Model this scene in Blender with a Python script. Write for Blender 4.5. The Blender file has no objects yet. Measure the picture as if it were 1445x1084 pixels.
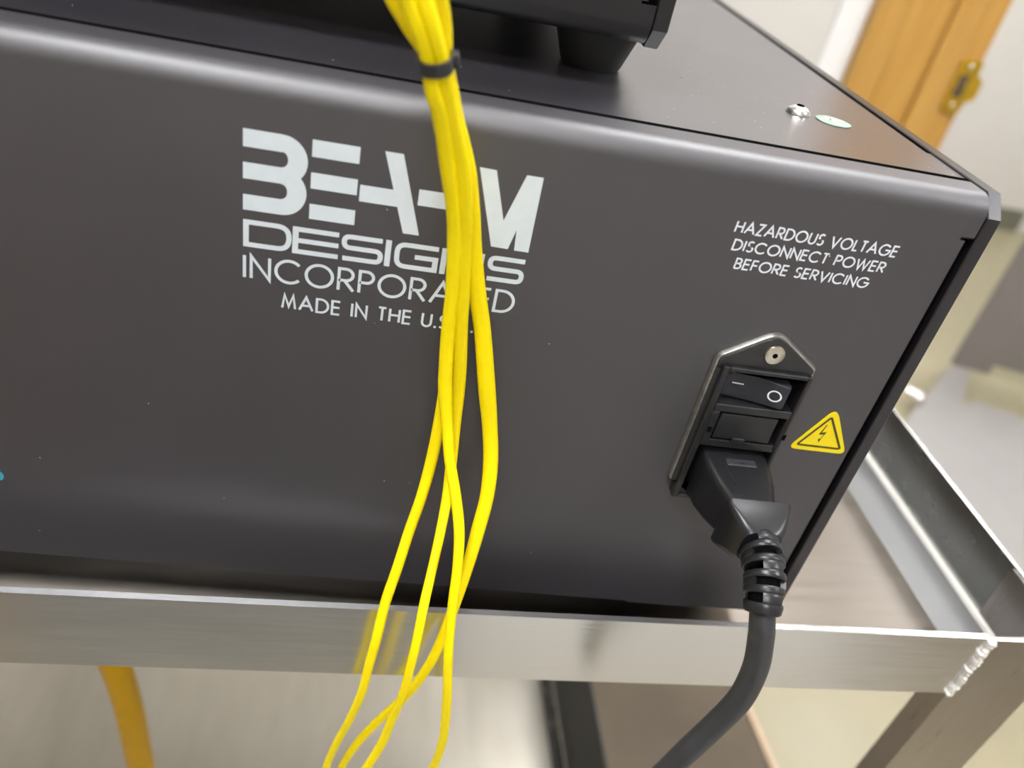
import bpy, bmesh, math, random
from mathutils import Vector, Matrix
random.seed(7)
SC = bpy.context.scene
COL = SC.collection
R = math.radians

# ------------------------------------------------------------------ camera
CAM_POS = Vector((0.0, -0.18, 1.1))
RIGHT = Vector((0.98031709, -0.06084409, 0.18782011))
DOWN = Vector((0.11862778, -0.57891710, -0.80671088))
FWD = Vector((0.15781587, 0.81311314, -0.56030453))
cam_data = bpy.data.cameras.new('camera')
cam = bpy.data.objects.new('camera', cam_data)
COL.objects.link(cam)
rot = Matrix((RIGHT, -DOWN, -FWD)).transposed()
cam.matrix_world = Matrix.Translation(CAM_POS) @ rot.to_4x4()
cam_data.sensor_width = 36.0
cam_data.lens = 28.205
cam_data.clip_start = 0.01
cam_data.dof.use_dof = True
cam_data.dof.focus_distance = 0.218
cam_data.dof.aperture_fstop = 10.0
SC.camera = cam

# ------------------------------------------------------------------ world, light, exposure
w = bpy.data.worlds.new('world'); SC.world = w; w.use_nodes = True
w.node_tree.nodes['Background'].inputs[0].default_value = (1.0, 0.98, 0.97, 1)
w.node_tree.nodes['Background'].inputs[1].default_value = 0.3
LAMP = 38.0            # strength of the ceiling diffusers
SC.view_settings.view_transform = 'Standard'
SC.view_settings.look = 'None'
SC.view_settings.gamma = 1.0
SC.view_settings.use_curve_mapping = False
SC.view_settings.exposure = 0.0
SC.cycles.use_denoising = True
SC.cycles.max_bounces = 8

# ------------------------------------------------------------------ materials
def new_mat(name):
    m = bpy.data.materials.new(name); m.use_nodes = True
    return m, m.node_tree, m.node_tree.nodes['Principled BSDF']

def mat(name, col, rough=0.5, metal=0.0, spec=0.5, var=0.0, scale=50.0, stretch=(1, 1, 1),
        bump=0.0, rvar=0.0, coat=0.0, aniso=0.0, tangent=None, col2=None, detail=4.0):
    """procedural surface: base colour with noise variation, roughness variation and fine relief"""
    m, nt, b = new_mat(name)
    b.inputs['Base Color'].default_value = (*col, 1)
    b.inputs['Roughness'].default_value = rough
    b.inputs['Metallic'].default_value = metal
    b.inputs['Specular IOR Level'].default_value = spec
    b.inputs['Coat Weight'].default_value = coat
    b.inputs['Anisotropic'].default_value = aniso
    N, L = nt.nodes, nt.links
    if tangent:      # direction across the brush lines, where the sheen spreads
        cv = N.new('ShaderNodeCombineXYZ')
        for i in range(3): cv.inputs[i].default_value = tangent[i]
        L.new(cv.outputs[0], b.inputs['Tangent'])
    tc = N.new('ShaderNodeTexCoord'); mp = N.new('ShaderNodeMapping')
    mp.inputs['Scale'].default_value = stretch
    L.new(tc.outputs['Object'], mp.inputs['Vector'])
    nz = N.new('ShaderNodeTexNoise'); nz.inputs['Scale'].default_value = scale
    nz.inputs['Detail'].default_value = detail
    L.new(mp.outputs['Vector'], nz.inputs['Vector'])
    if var > 0 or col2:
        r = N.new('ShaderNodeValToRGB')
        c2 = col2 or tuple(min(1, c * (1 + var)) for c in col)
        c1 = col if col2 else tuple(c * (1 - var) for c in col)
        r.color_ramp.elements[0].position = 0.3; r.color_ramp.elements[1].position = 0.7
        r.color_ramp.elements[0].color = (*c1, 1); r.color_ramp.elements[1].color = (*c2, 1)
        L.new(nz.outputs['Fac'], r.inputs['Fac']); L.new(r.outputs['Color'], b.inputs['Base Color'])
    if rvar > 0:
        mr = N.new('ShaderNodeMapRange')
        mr.inputs['From Min'].default_value = 0.3; mr.inputs['From Max'].default_value = 0.7
        mr.inputs['To Min'].default_value = rough - rvar; mr.inputs['To Max'].default_value = rough + rvar
        L.new(nz.outputs['Fac'], mr.inputs['Value']); L.new(mr.outputs['Result'], b.inputs['Roughness'])
    if bump > 0:
        bp = N.new('ShaderNodeBump'); bp.inputs['Strength'].default_value = 1.0
        bp.inputs['Distance'].default_value = bump
        L.new(nz.outputs['Fac'], bp.inputs['Height']); L.new(bp.outputs['Normal'], b.inputs['Normal'])
    return m

def black_anodised(name, rough, dust, ior, tone=1.0):
    """black coated sheet metal: soft sheen, faint smudges, fine grain and a few white dust specks"""
    m, nt, b = new_mat(name)
    N, L = nt.nodes, nt.links
    tc = N.new('ShaderNodeTexCoord')
    sm = N.new('ShaderNodeTexNoise'); sm.inputs['Scale'].default_value = 22; sm.inputs['Detail'].default_value = 6
    gr = N.new('ShaderNodeTexNoise'); gr.inputs['Scale'].default_value = 1800; gr.inputs['Detail'].default_value = 2
    vo = N.new('ShaderNodeTexVoronoi'); vo.inputs['Scale'].default_value = 260
    for n in (sm, gr, vo): L.new(tc.outputs['Object'], n.inputs['Vector'])
    cr = N.new('ShaderNodeValToRGB')
    cr.color_ramp.elements[0].color = (0.0215, 0.0190, 0.0235, 1); cr.color_ramp.elements[1].color = (0.0285, 0.0250, 0.0310, 1)
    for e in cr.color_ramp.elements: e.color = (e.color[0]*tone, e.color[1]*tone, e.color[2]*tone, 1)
    L.new(sm.outputs['Fac'], cr.inputs['Fac'])
    # specks: tiny voronoi centres, kept only in a few cells
    lt = N.new('ShaderNodeMath'); lt.operation = 'LESS_THAN'; lt.inputs[1].default_value = 0.055
    L.new(vo.outputs['Distance'], lt.inputs[0])
    sp = N.new('ShaderNodeSeparateColor'); L.new(vo.outputs['Color'], sp.inputs['Color'])
    gt = N.new('ShaderNodeMath'); gt.operation = 'GREATER_THAN'; gt.inputs[1].default_value = 1 - dust
    L.new(sp.outputs[0], gt.inputs[0])
    mu = N.new('ShaderNodeMath'); mu.operation = 'MULTIPLY'
    L.new(lt.outputs[0], mu.inputs[0]); L.new(gt.outputs[0], mu.inputs[1])
    mx = N.new('ShaderNodeMix'); mx.data_type = 'RGBA'
    mx.inputs[7].default_value = (0.5, 0.5, 0.48, 1)
    L.new(mu.outputs[0], mx.inputs[0]); L.new(cr.outputs['Color'], mx.inputs[6])
    L.new(mx.outputs[2], b.inputs['Base Color'])
    mr = N.new('ShaderNodeMapRange'); mr.inputs['To Min'].default_value = rough - 0.04; mr.inputs['To Max'].default_value = rough + 0.04
    L.new(sm.outputs['Fac'], mr.inputs['Value']); L.new(mr.outputs['Result'], b.inputs['Roughness'])
    bp = N.new('ShaderNodeBump'); bp.inputs['Strength'].default_value = 0.6; bp.inputs['Distance'].default_value = 0.00001
    L.new(gr.outputs['Fac'], bp.inputs['Height']); L.new(bp.outputs['Normal'], b.inputs['Normal'])
    b.inputs['IOR'].default_value = ior
    return m

M_FACE = black_anodised('black_face_coating', 0.50, 0.05, 1.95)
M_LID = black_anodised('black_lid_coating', 0.29, 0.9, 2.8)
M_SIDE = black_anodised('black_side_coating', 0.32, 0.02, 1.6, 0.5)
M_UNIT = black_anodised('deep_black_coating', 0.42, 0.03, 1.5, 0.35)
M_DARK = mat('dark_interior_and_shade', (0.004, 0.004, 0.004), 0.9, spec=0.0)  # also the shade in the lid seams and under the case
M_PLAST = mat('black_moulded_plastic', (0.014, 0.014, 0.015), 0.34, var=0.2, scale=300, bump=0.00001, rvar=0.06)
M_PLUG = mat('black_pvc_plug', (0.012, 0.0122, 0.014), 0.32, spec=0.5, var=0.06, scale=60, rvar=0.03)
M_CORD = mat('grey_black_pvc_cord', (0.035, 0.037, 0.041), 0.42, var=0.15, scale=200, rvar=0.05)
M_ROCK = mat('rocker_plastic', (0.022, 0.023, 0.03), 0.4, var=0.1, scale=300)
M_FLANGE = mat('flange_metal_edge', (0.42, 0.41, 0.38), 0.32, metal=0.9, var=0.2, scale=500)
M_GASK = mat('flange_dark_plastic', (0.02, 0.02, 0.019), 0.35, var=0.2, scale=500, rvar=0.06)
M_INK = mat('white_silkscreen_ink', (0.60, 0.66, 0.70), 0.6, var=0.03, scale=300)
M_INKB = mat('bright_white_silkscreen_ink', (0.72, 0.75, 0.80), 0.5, var=0.02, scale=300)
M_NICK = mat('nickel_screw', (0.72, 0.68, 0.58), 0.28, metal=1.0, var=0.1, scale=900)
M_CHROME = mat('bright_steel_screw', (0.80, 0.79, 0.77), 0.28, metal=1.0, var=0.05, scale=900)
M_YLAB = mat('yellow_label_vinyl', (0.83, 0.66, 0.0), 0.45, var=0.03, scale=200)
M_KLAB = mat('black_label_ink', (0.05, 0.045, 0.01), 0.5, var=0.1, scale=200)
M_YEL = mat('yellow_cable_jacket', (0.93, 0.74, 0.0), 0.45, spec=0.25, var=0.02, scale=160)
M_YEL2 = mat('amber_yellow_hose', (0.60, 0.34, 0.0), 0.45, spec=0.25, var=0.05, scale=60)
M_TIE = mat('black_nylon_tie', (0.03, 0.03, 0.032), 0.35, var=0.1, scale=600)
M_STEEL = mat('brushed_stainless', (0.80, 0.80, 0.81), 0.25, metal=1.0, aniso=0.7, tangent=(0, 0, 1), var=0.03, scale=40,
              stretch=(1, 8, 22), bump=0.00001, rvar=0.02)
M_FLNG = mat('light_stainless_flange', (0.30, 0.30, 0.295), 0.45, metal=0.7, var=0.05, scale=26, rvar=0.05)
M_LOWER = mat('lower_shelf_stainless', (0.50, 0.475, 0.41), 0.38, metal=0.9, var=0.06, scale=14, stretch=(4, 1, 1), rvar=0.06)
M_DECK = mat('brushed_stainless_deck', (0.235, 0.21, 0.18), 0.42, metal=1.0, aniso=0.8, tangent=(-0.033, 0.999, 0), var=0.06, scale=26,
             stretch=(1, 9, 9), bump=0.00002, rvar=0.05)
M_LEG = mat('brownish_stainless_leg', (0.50, 0.46, 0.43), 0.3, metal=1.0, var=0.05, scale=40, stretch=(8, 8, 1), rvar=0.03)
M_RAIL = mat('dull_stainless_rail', (0.40, 0.40, 0.385), 0.26, metal=1.0, var=0.12, scale=30,
             stretch=(3, 1, 2), rvar=0.05)
M_WELD = mat('weld_bead_metal', (0.70, 0.675, 0.63), 0.45, metal=0.4, var=0.15, scale=500, bump=0.00006)
M_WALL = mat('painted_wall', (0.60, 0.575, 0.535), 0.7, var=0.02, scale=6, bump=0.0003)
M_WALLB = mat('cool_painted_wall', (0.66, 0.635, 0.60), 0.7, var=0.02, scale=6, bump=0.0003)
M_TRIMW = mat('white_paint', (0.80, 0.79, 0.78), 0.45, var=0.01, scale=20)
M_CEIL = mat('ceiling_tile', (0.78, 0.77, 0.74), 0.9, var=0.03, scale=80)
M_FLOOR = mat('tan_resin_floor', (0.31, 0.275, 0.175), 0.4, var=0.07, scale=5, rvar=0.05, detail=7)
M_BROWN = mat('brown_floor_tone', (0.085, 0.063, 0.038), 0.6, var=0.2, scale=9, detail=7)
M_PALE = mat('pale_edge_tone', (0.50, 0.37, 0.25), 0.5, var=0.05, scale=40)
M_BASEB = mat('grey_green_baseboard', (0.16, 0.16, 0.12), 0.5, var=0.1, scale=10)
M_STAND = mat('grey_powder_coat', (0.30, 0.285, 0.272), 0.5, var=0.03, scale=12)
M_STANDD = mat('shaded_grey_powder_coat', (0.20, 0.18, 0.165), 0.5, var=0.04, scale=12)  # stand's upright parts: same grey with shade put into the colour
M_CABW = mat('white_laminate', (0.86, 0.87, 0.90), 0.5, var=0.01, scale=10)
M_WELDL = mat('brightened_fillet', (0.88, 0.86, 0.80), 0.4, metal=0.1, var=0.05, scale=200)  # pale colour carries the bright line of a shadowed weld
M_CABB = mat('brown_laminate', (0.22, 0.17, 0.135), 0.5, var=0.06, scale=10)
M_CABD = mat('dark_grey_laminate', (0.19, 0.19, 0.205), 0.5, var=0.05, scale=10)
M_BRASS = mat('brass_plate', (0.60, 0.38, 0.03), 0.3, metal=0.7, var=0.15, scale=60)
M_BRASSD = mat('dark_latch_hole', (0.09, 0.06, 0.03), 0.6, var=0.2, scale=60)
M_TEAL = mat('teal_dot_print', (0.03, 0.30, 0.38), 0.5)
M_STICK = mat('pale_green_sticker', (0.20, 0.30, 0.18), 0.4, col2=(0.33, 0.46, 0.43), scale=120, var=0.1)
M_STRIP = mat('black_strip', (0.02, 0.02, 0.019), 0.5, var=0.1, scale=30)
M_RUB = mat('black_rubber', (0.01, 0.01, 0.01), 0.7, var=0.1, scale=200)

def wood_mat():
    m, nt, b = new_mat('honey_oak_varnish')
    N, L = nt.nodes, nt.links
    tc = N.new('ShaderNodeTexCoord'); mp = N.new('ShaderNodeMapping'); mp.inputs['Scale'].default_value = (14, 14, 0.9)
    nz = N.new('ShaderNodeTexNoise'); nz.inputs['Scale'].default_value = 2.4; nz.inputs['Detail'].default_value = 6
    nz.inputs['Distortion'].default_value = 0.6
    L.new(tc.outputs['Object'], mp.inputs['Vector']); L.new(mp.outputs['Vector'], nz.inputs['Vector'])
    cr = N.new('ShaderNodeValToRGB')
    cr.color_ramp.elements[0].position = 0.3; cr.color_ramp.elements[1].position = 0.7
    cr.color_ramp.elements[0].color = (0.44, 0.225, 0.045, 1); cr.color_ramp.elements[1].color = (0.56, 0.325, 0.085, 1)
    L.new(nz.outputs['Fac'], cr.inputs['Fac']); L.new(cr.outputs['Color'], b.inputs['Base Color'])
    b.inputs['Roughness'].default_value = 0.33
    return m
M_WOOD = wood_mat()

def emit_mat():
    m, nt, b = new_mat('lamp_diffuser')
    b.inputs['Base Color'].default_value = (0.9, 0.9, 0.9, 1)
    b.inputs['Emission Color'].default_value = (0.97, 0.975, 1.0, 1)
    b.inputs['Emission Strength'].default_value = LAMP
    return m
M_LAMP = emit_mat()

# ------------------------------------------------------------------ helpers
def mesh_obj(name, bm, material, parent=None, smooth=False, loc=None):
    me = bpy.data.meshes.new(name)
    bmesh.ops.recalc_face_normals(bm, faces=bm.faces)
    bm.to_mesh(me); bm.free()
    me.materials.append(material)
    if smooth:
        for p in me.polygons: p.use_smooth = True
        try: me.set_sharp_from_angle(angle=R(38))
        except Exception: pass
    o = bpy.data.objects.new(name, me); COL.objects.link(o)
    if parent:
        o.parent = parent
        o.matrix_parent_inverse = Matrix.Translation(parent.location).inverted() if parent.rotation_euler.z == 0 else parent_inv(parent)
    return o

def parent_inv(p):
    return (Matrix.Translation(p.location) @ p.rotation_euler.to_matrix().to_4x4()).inverted()

def empty(name, loc, label, cat, group=None):
    o = bpy.data.objects.new(name, None); COL.objects.link(o)
    o.empty_display_size = 0.02; o.location = loc
    tag(o, label, cat, group)
    return o

def tag(o, label=None, cat=None, group=None, kind=None):
    if label: o['label'] = label
    if cat: o['category'] = cat
    if group: o['group'] = group
    if kind: o['kind'] = kind
    return o

def struct(name, bm, material, **k):
    return tag(mesh_obj(name, bm, material, **k), kind='structure')

def add_box(bm, x0, x1, y0, y1, z0, z1, bev=0.0, seg=2):
    vs = [bm.verts.new(p) for p in ((x0,y0,z0),(x1,y0,z0),(x1,y1,z0),(x0,y1,z0),(x0,y0,z1),(x1,y0,z1),(x1,y1,z1),(x0,y1,z1))]
    fs = [bm.faces.new([vs[i] for i in f]) for f in ((0,3,2,1),(4,5,6,7),(0,1,5,4),(1,2,6,5),(2,3,7,6),(3,0,4,7))]
    if bev > 0:
        es = {e for f in fs for e in f.edges}
        bmesh.ops.bevel(bm, geom=list(es), offset=bev, segments=seg, affect='EDGES', profile=0.5)
    return bm

def box(*a, **k): return add_box(bmesh.new(), *a, **k)

def add_prism(bm, pts, a, b, axis='y', bev=0.0, seg=2, bev_caps=True):
    """pts: closed outline. axis 'y': pts=(x,z), 'x': pts=(y,z), 'z': pts=(x,y)"""
    def v(p, t):
        return {'y': (p[0], t, p[1]), 'x': (t, p[0], p[1]), 'z': (p[0], p[1], t)}[axis]
    A = [bm.verts.new(v(p, a)) for p in pts]; B = [bm.verts.new(v(p, b)) for p in pts]
    n = len(pts)
    fa = bm.faces.new(A); fb = bm.faces.new(B[::-1])
    for i in range(n): bm.faces.new((A[i], B[i], B[(i+1) % n], A[(i+1) % n]))
    if bev > 0:
        bmesh.ops.bevel(bm, geom=list(set(fa.edges) | set(fb.edges)), offset=bev, segments=seg, affect='EDGES', profile=0.5)
    return bm

def prism(*a, **k): return add_prism(bmesh.new(), *a, **k)

def catmull(pts, sub):
    out = []; n = len(pts)
    for i in range(n - 1):
        p0, p1, p2, p3 = pts[max(i-1, 0)], pts[i], pts[i+1], pts[min(i+2, n-1)]
        for s in range(sub):
            t = s / sub
            out.append(tuple(0.5*((2*b)+(-a+c)*t+(2*a-5*b+4*c-d)*t*t+(-a+3*b-3*c+d)*t**3) for a, b, c, d in zip(p0, p1, p2, p3)))
    out.append(tuple(pts[-1])); return out

def add_tube(bm, pts, sec=14, section=None, closed_ends=True):
    """pts: (x,y,z,r). section(angle)->(u,v) multipliers; u lies across the wall-parallel direction"""
    rings = []; n = len(pts)
    for i, p in enumerate(pts):
        c = Vector(p[:3])
        t = (Vector(pts[min(i+1, n-1)][:3]) - Vector(pts[max(i-1, 0)][:3])).normalized()
        ref = Vector((0, 1, 0)) if abs(t.y) < 0.93 else Vector((0, 0, 1))
        u = t.cross(ref).normalized(); v = t.cross(u).normalized()
        ring = []
        for k in range(sec):
            a = 2*math.pi*k/sec
            su, sv = section(a) if section else (math.cos(a), math.sin(a))
            ring.append(bm.verts.new(c + u*(su*p[3]) + v*(sv*p[3])))
        rings.append(ring)
    for i in range(n - 1):
        for k in range(sec):
            bm.faces.new((rings[i][k], rings[i][(k+1) % sec], rings[i+1][(k+1) % sec], rings[i+1][k]))
    if closed_ends:
        bm.faces.new(rings[0][::-1]); bm.faces.new(rings[-1])
    return bm

def arc2(cx, cy, r, a0, a1, n):
    return [(cx + r*math.cos(R(a0+(a1-a0)*i/n)), cy + r*math.sin(R(a0+(a1-a0)*i/n))) for i in range(n+1)]

def ngon(cx, cy, r, n, a0=0.0): return [(cx + r*math.cos(a0+2*math.pi*i/n), cy + r*math.sin(a0+2*math.pi*i/n)) for i in range(n)]

def round_poly(pts, rad, seg=5):
    """closed outline with rounded corners"""
    out = []; n = len(pts)
    if not isinstance(rad, (list, tuple)): rad = [rad]*n
    for i in range(n):
        p = Vector(pts[i]); a = Vector(pts[i-1]) - p; b = Vector(pts[(i+1) % n]) - p
        r = rad[i]
        if r <= 0: out.append(tuple(p)); continue
        ang = a.angle(b); d = min(r/math.tan(ang/2), a.length*0.49, b.length*0.49)
        p0 = p + a.normalized()*d; p1 = p + b.normalized()*d
        for k in range(seg+1):
            t = k/seg; out.append(tuple(p0*(1-t)**2 + p*2*t*(1-t) + p1*t*t))
    return out

# --- flat print: outlines and pen strokes laid on the plane y = const (facing -Y)
def add_poly(bm, pts, y):
    bm.faces.new([bm.verts.new((p[0], y, p[1])) for p in pts])

def fillet_line(pts, rad, seg=6):
    out = [pts[0]]
    for i in range(1, len(pts)-1):
        p = Vector(pts[i]); a = Vector(pts[i-1]) - p; b = Vector(pts[i+1]) - p
        d = min(rad/math.tan(a.angle(b)/2), a.length*0.5, b.length*0.5)
        p0 = p + a.normalized()*d; p1 = p + b.normalized()*d
        for k in range(seg+1):
            t = k/seg; out.append(tuple(p0*(1-t)**2 + p*2*t*(1-t) + p1*t*t))
    out.append(pts[-1]); return out

def add_stroke(bm, pts, wd, y, closed=False):
    P = [Vector(p) for p in pts]; n = len(P)
    if closed and (P[0]-P[-1]).length < 1e-9: P = P[:-1]; n -= 1
    L_, R_ = [], []
    for i in range(n):
        if closed: a, b = P[i-1], P[(i+1) % n]
        else: a, b = P[max(i-1, 0)], P[min(i+1, n-1)]
        d1 = (P[i]-a).normalized() if (P[i]-a).length > 1e-12 else None
        d2 = (b-P[i]).normalized() if (b-P[i]).length > 1e-12 else None
        d1 = d1 or d2; d2 = d2 or d1
        n1 = Vector((-d1.y, d1.x)); n2 = Vector((-d2.y, d2.x))
        m = (n1+n2)
        m = m.normalized() if m.length > 1e-6 else n1
        s = wd/2/max(0.35, m.dot(n1))
        L_.append(bm.verts.new((P[i].x+m.x*s, y, P[i].y+m.y*s))); R_.append(bm.verts.new((P[i].x-m.x*s, y, P[i].y-m.y*s)))
    for i in range(n if closed else n-1):
        j = (i+1) % n
        bm.faces.new((L_[i], L_[j], R_[j], R_[i]))

# geometric sans glyphs, height 1: advance width, list of (points, closed)
def circ(cx, cy, rx, ry, a0=0, a1=360, n=28):
    return [(cx+rx*math.cos(R(a0+(a1-a0)*i/n)), cy+ry*math.sin(R(a0+(a1-a0)*i/n))) for i in range(n+1)]
GLY = {
 'A': (.86, [([(0,0),(.43,1),(.86,0)],0), ([(.17,.36),(.69,.36)],0)]),
 'B': (.52, [([(0,0),(0,1),(.25,1)]+circ(.25,.755,.22,.245,90,-90,12)+[(0,.51)],0), ([(.25,.51)]+circ(.26,.255,.26,.255,90,-90,12)+[(0,0)],0)]),
 'C': (.90, [(circ(.50,.5,.50,.5,42,318,30),0)]),
 'D': (.74, [([(0,0),(0,1),(.26,1)]+circ(.26,.5,.48,.5,90,-90,20)+[(.26,0)],1)]),
 'E': (.50, [([(.5,1),(0,1),(0,0),(.5,0)],0), ([(0,.53),(.48,.53)],0)]),
 'F': (.46, [([(.46,1),(0,1),(0,0)],0), ([(0,.53),(.44,.53)],0)]),
 'G': (.98, [(circ(.50,.5,.50,.5,40,360,32)+[(.55,.5)],0)]),
 'H': (.64, [([(0,0),(0,1)],0), ([(.64,0),(.64,1)],0), ([(0,.53),(.64,.53)],0)]),
 'I': (.02, [([(.01,0),(.01,1)],0)]),
 'L': (.40, [([(0,1),(0,0),(.40,0)],0)]),
 'M': (.84, [([(0,0),(.14,1),(.42,.14),(.70,1),(.84,0)],0)]),
 'N': (.68, [([(0,0),(0,1),(.68,0),(.68,1)],0)]),
 'O': (1.0, [(circ(.50,.5,.50,.5,0,360,36),1)]),
 'P': (.52, [([(0,0),(0,1),(.26,1)]+circ(.26,.74,.26,.26,90,-90,14)+[(0,.48)],0)]),
 'R': (.56, [([(0,0),(0,1),(.27,1)]+circ(.27,.735,.265,.265,90,-90,14)+[(0,.47)],0), ([(.22,.47),(.58,0)],0)]),
 'S': (.50, [(circ(.26,.755,.225,.245,35,270,16)+circ(.25,.26,.25,.25,90,-150,18),0)]),
 'T': (.50, [([(0,1),(.50,1)],0), ([(.25,1),(.25,0)],0)]),
 'U': (.60, [([(0,1),(0,.32)]+circ(.30,.31,.30,.31,180,360,16)+[(.60,1)],0)]),
 'V': (.74, [([(0,1),(.37,0),(.74,1)],0)]),
 'W': (1.10, [([(0,1),(.28,0),(.55,.95),(.82,0),(1.10,1)],0)]),
 'Z': (.52, [([(0,1),(.52,1),(0,0),(.52,0)],0)]),
 '.': (.06, [([(.0,.0),(.09,.0)],0)]),
 ' ': (.26, []),
}
def write(bm, text, x0, x1, z0, h, wd, y, gap=0.16, slant=0.0):
    tot = sum(GLY[c][0] for c in text) + gap*(len(text)-1)
    k = (x1-x0-wd)/tot; x = 0.0
    for c in text:
        adv, strokes = GLY[c]
        if c == '.': add_poly(bm, ngon(x0+wd/2+(x+0.03)*k, z0+wd*0.65, wd*0.62, 14), y); strokes = []
        for j_, (pts, cl) in enumerate(strokes):
            q = [(x0+wd/2+(x+a)*k+slant*b*h, z0+wd/2+b*(h-wd)) for a, b in pts]
            add_stroke(bm, q, wd*(1.7 if c == '.' else 1.0), y-0.00001*j_, bool(cl))
        x += adv+gap

# ================================================================== THE ROOM
X0, X1, Y0, Y1, ZC = -2.6, 3.6, -2.8, 3.2, 2.7
WALL_Y = 1.15
fl = struct('floor', box(X0, X1, Y0, Y1, -0.05, 0.0), M_FLOOR)
struct('ceiling', box(X0, X1, Y0, Y1, ZC, ZC+0.05), M_CEIL)
struct('wall_left', box(X0-0.1, X0, Y0, Y1, 0, ZC), M_WALL)
struct('wall_right', box(X1, X1+0.1, Y0, Y1, 0, ZC), M_WALL)
struct('wall_front', box(X0, X1, Y0-0.1, Y0, 0, ZC), M_WALL)
struct('wall_far', box(X0, X1, Y1, Y1+0.1, 0, ZC), M_WALLB)
struct('wall_back', box(X0, 0.655, WALL_Y, WALL_Y+0.13, 0, ZC), M_WALL)
struct('trim_1', box(0.628, 0.679, WALL_Y-0.006, WALL_Y+0.13, 0, 2.12, bev=0.004), M_TRIMW)
struct('baseboard_far', box(0.9, 2.86, Y1-0.012, Y1, 0, 0.10, bev=0.003), M_BASEB)
struct('baseboard_back', box(X0, 0.628, WALL_Y-0.012, WALL_Y, 0, 0.10, bev=0.003), M_BASEB)

# door frame: casing, jamb, stop and rabbet boards, each facing the camera
dr = bpy.data.objects.new('door_1', None); COL.objects.link(dr); dr.location = (0.79, WALL_Y, 0)
tag(dr, kind='structure')
def board(name, pts, material=M_WOOD):
    return mesh_obj(name, prism(pts, 0.0, 2.12, axis='z', bev=0.001, seg=1), material, dr, smooth=False)
board('casing', round_poly([(0.679,1.122),(0.733,1.130),(0.735,1.155),(0.679,1.155)], [0.006,0.005,0,0]))
board('jamb', round_poly([(0.735,1.138),(0.806,1.134),(0.806,1.19),(0.735,1.19)], [0.003,0.004,0,0]))
board('door_stop', round_poly([(0.806,1.126),(0.850,1.130),(0.852,1.19),(0.806,1.19)], [0.004,0.008,0,0]))
board('rabbet', round_poly([(0.850,1.150),(0.904,1.152),(0.904,1.24),(0.850,1.24)], [0,0.002,0,0]))
# strike plate with its curved lip, two screws and the latch hole
sp = round_poly([(0.868,0.852),(0.900,0.845),(0.905,0.868),(0.919,0.874),(0.919,0.905),(0.905,0.912),(0.905,0.934),(0.868,0.934)], 0.004)
plate = mesh_obj('strike_plate', prism(sp, 1.147, 1.1505, bev=0.0006, seg=1), M_BRASS, dr); plate['label'] = 'brass strike plate'
mesh_obj('latch_hole', prism(round_poly([(0.875,0.874),(0.892,0.874),(0.892,0.910),(0.875,0.910)], 0.003), 1.1462, 1.1474), M_BRASSD, plate)
for zz in (0.860, 0.923):
    s = bmesh.new(); bmesh.ops.create_uvsphere(s, u_segments=14, v_segments=8, radius=0.0045)
    bmesh.ops.scale(s, vec=(1, 0.5, 1), verts=s.verts); bmesh.ops.translate(s, vec=(0.886, 1.147, zz), verts=s.verts)
    mesh_obj('screw', s, M_NICK, plate, smooth=True)

# brown area with a pale edge, on the floor below the cart
mt = empty('brown_floor_area', (0.45, 0.5, 0), 'brown area on the tan floor below the cart, its pale edge running away', 'mat')
e0, e1 = (0.640, 0.66), (0.666, 0.40)
mesh_obj('brown_sheet', prism([(0.10,0.85),(0.10,0.10),(0.695,0.10),(0.618,0.85)], 0.0, 0.004, axis='z'), M_BROWN, mt)
mesh_obj('pale_edge', prism([(0.616,0.85),(0.693,0.10),(0.704,0.10),(0.627,0.85)], 0.0, 0.008, axis='z', bev=0.001, seg=1), M_PALE, mt)

# unseen low cabinets added behind the viewer to shape reflections in steel and case
def cabinet(x0, x1, y1, h, body, label):
    t = empty('reflection_cabinet', ((x0+x1)/2, y1-0.3, 0), label, 'reflection cabinet')
    mesh_obj('body', box(x0, x1, y1-0.6, y1, 0.0, h, bev=0.004), body, t)
    n = 2
    for i in range(n):
        a = x0+(x1-x0)*i/n+0.01; b = x0+(x1-x0)*(i+1)/n-0.01
        d = mesh_obj('door', box(a, b, y1, y1+0.018, 0.02, h-0.03, bev=0.003), body, t)
        mesh_obj('handle', box(b-0.05, b-0.035, y1+0.018, y1+0.04, h-0.25, h-0.1, bev=0.003), M_CHROME, d)
    mesh_obj('top', box(x0-0.01, x1+0.01, y1-0.61, y1+0.02, h, h+0.03, bev=0.004), M_STANDD, t)
cabinet(-1.35, -0.44, -0.62, 0.80, M_WOOD, 'unseen honey oak cabinet added behind the viewer for its reflection')
cabinet(-0.42, 0.12, -0.62, 0.80, M_CABD, 'unseen dark grey cabinet added behind the viewer for its reflection, left of the white one')
cabinet(0.14, 0.83, -0.62, 0.80, M_CABW, 'unseen white cabinet added behind the viewer for its reflection')
cabinet(0.85, 1.65, -0.62, 0.80, M_CABB, 'unseen brown cabinet added behind the viewer for its reflection, right of the white one')
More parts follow.
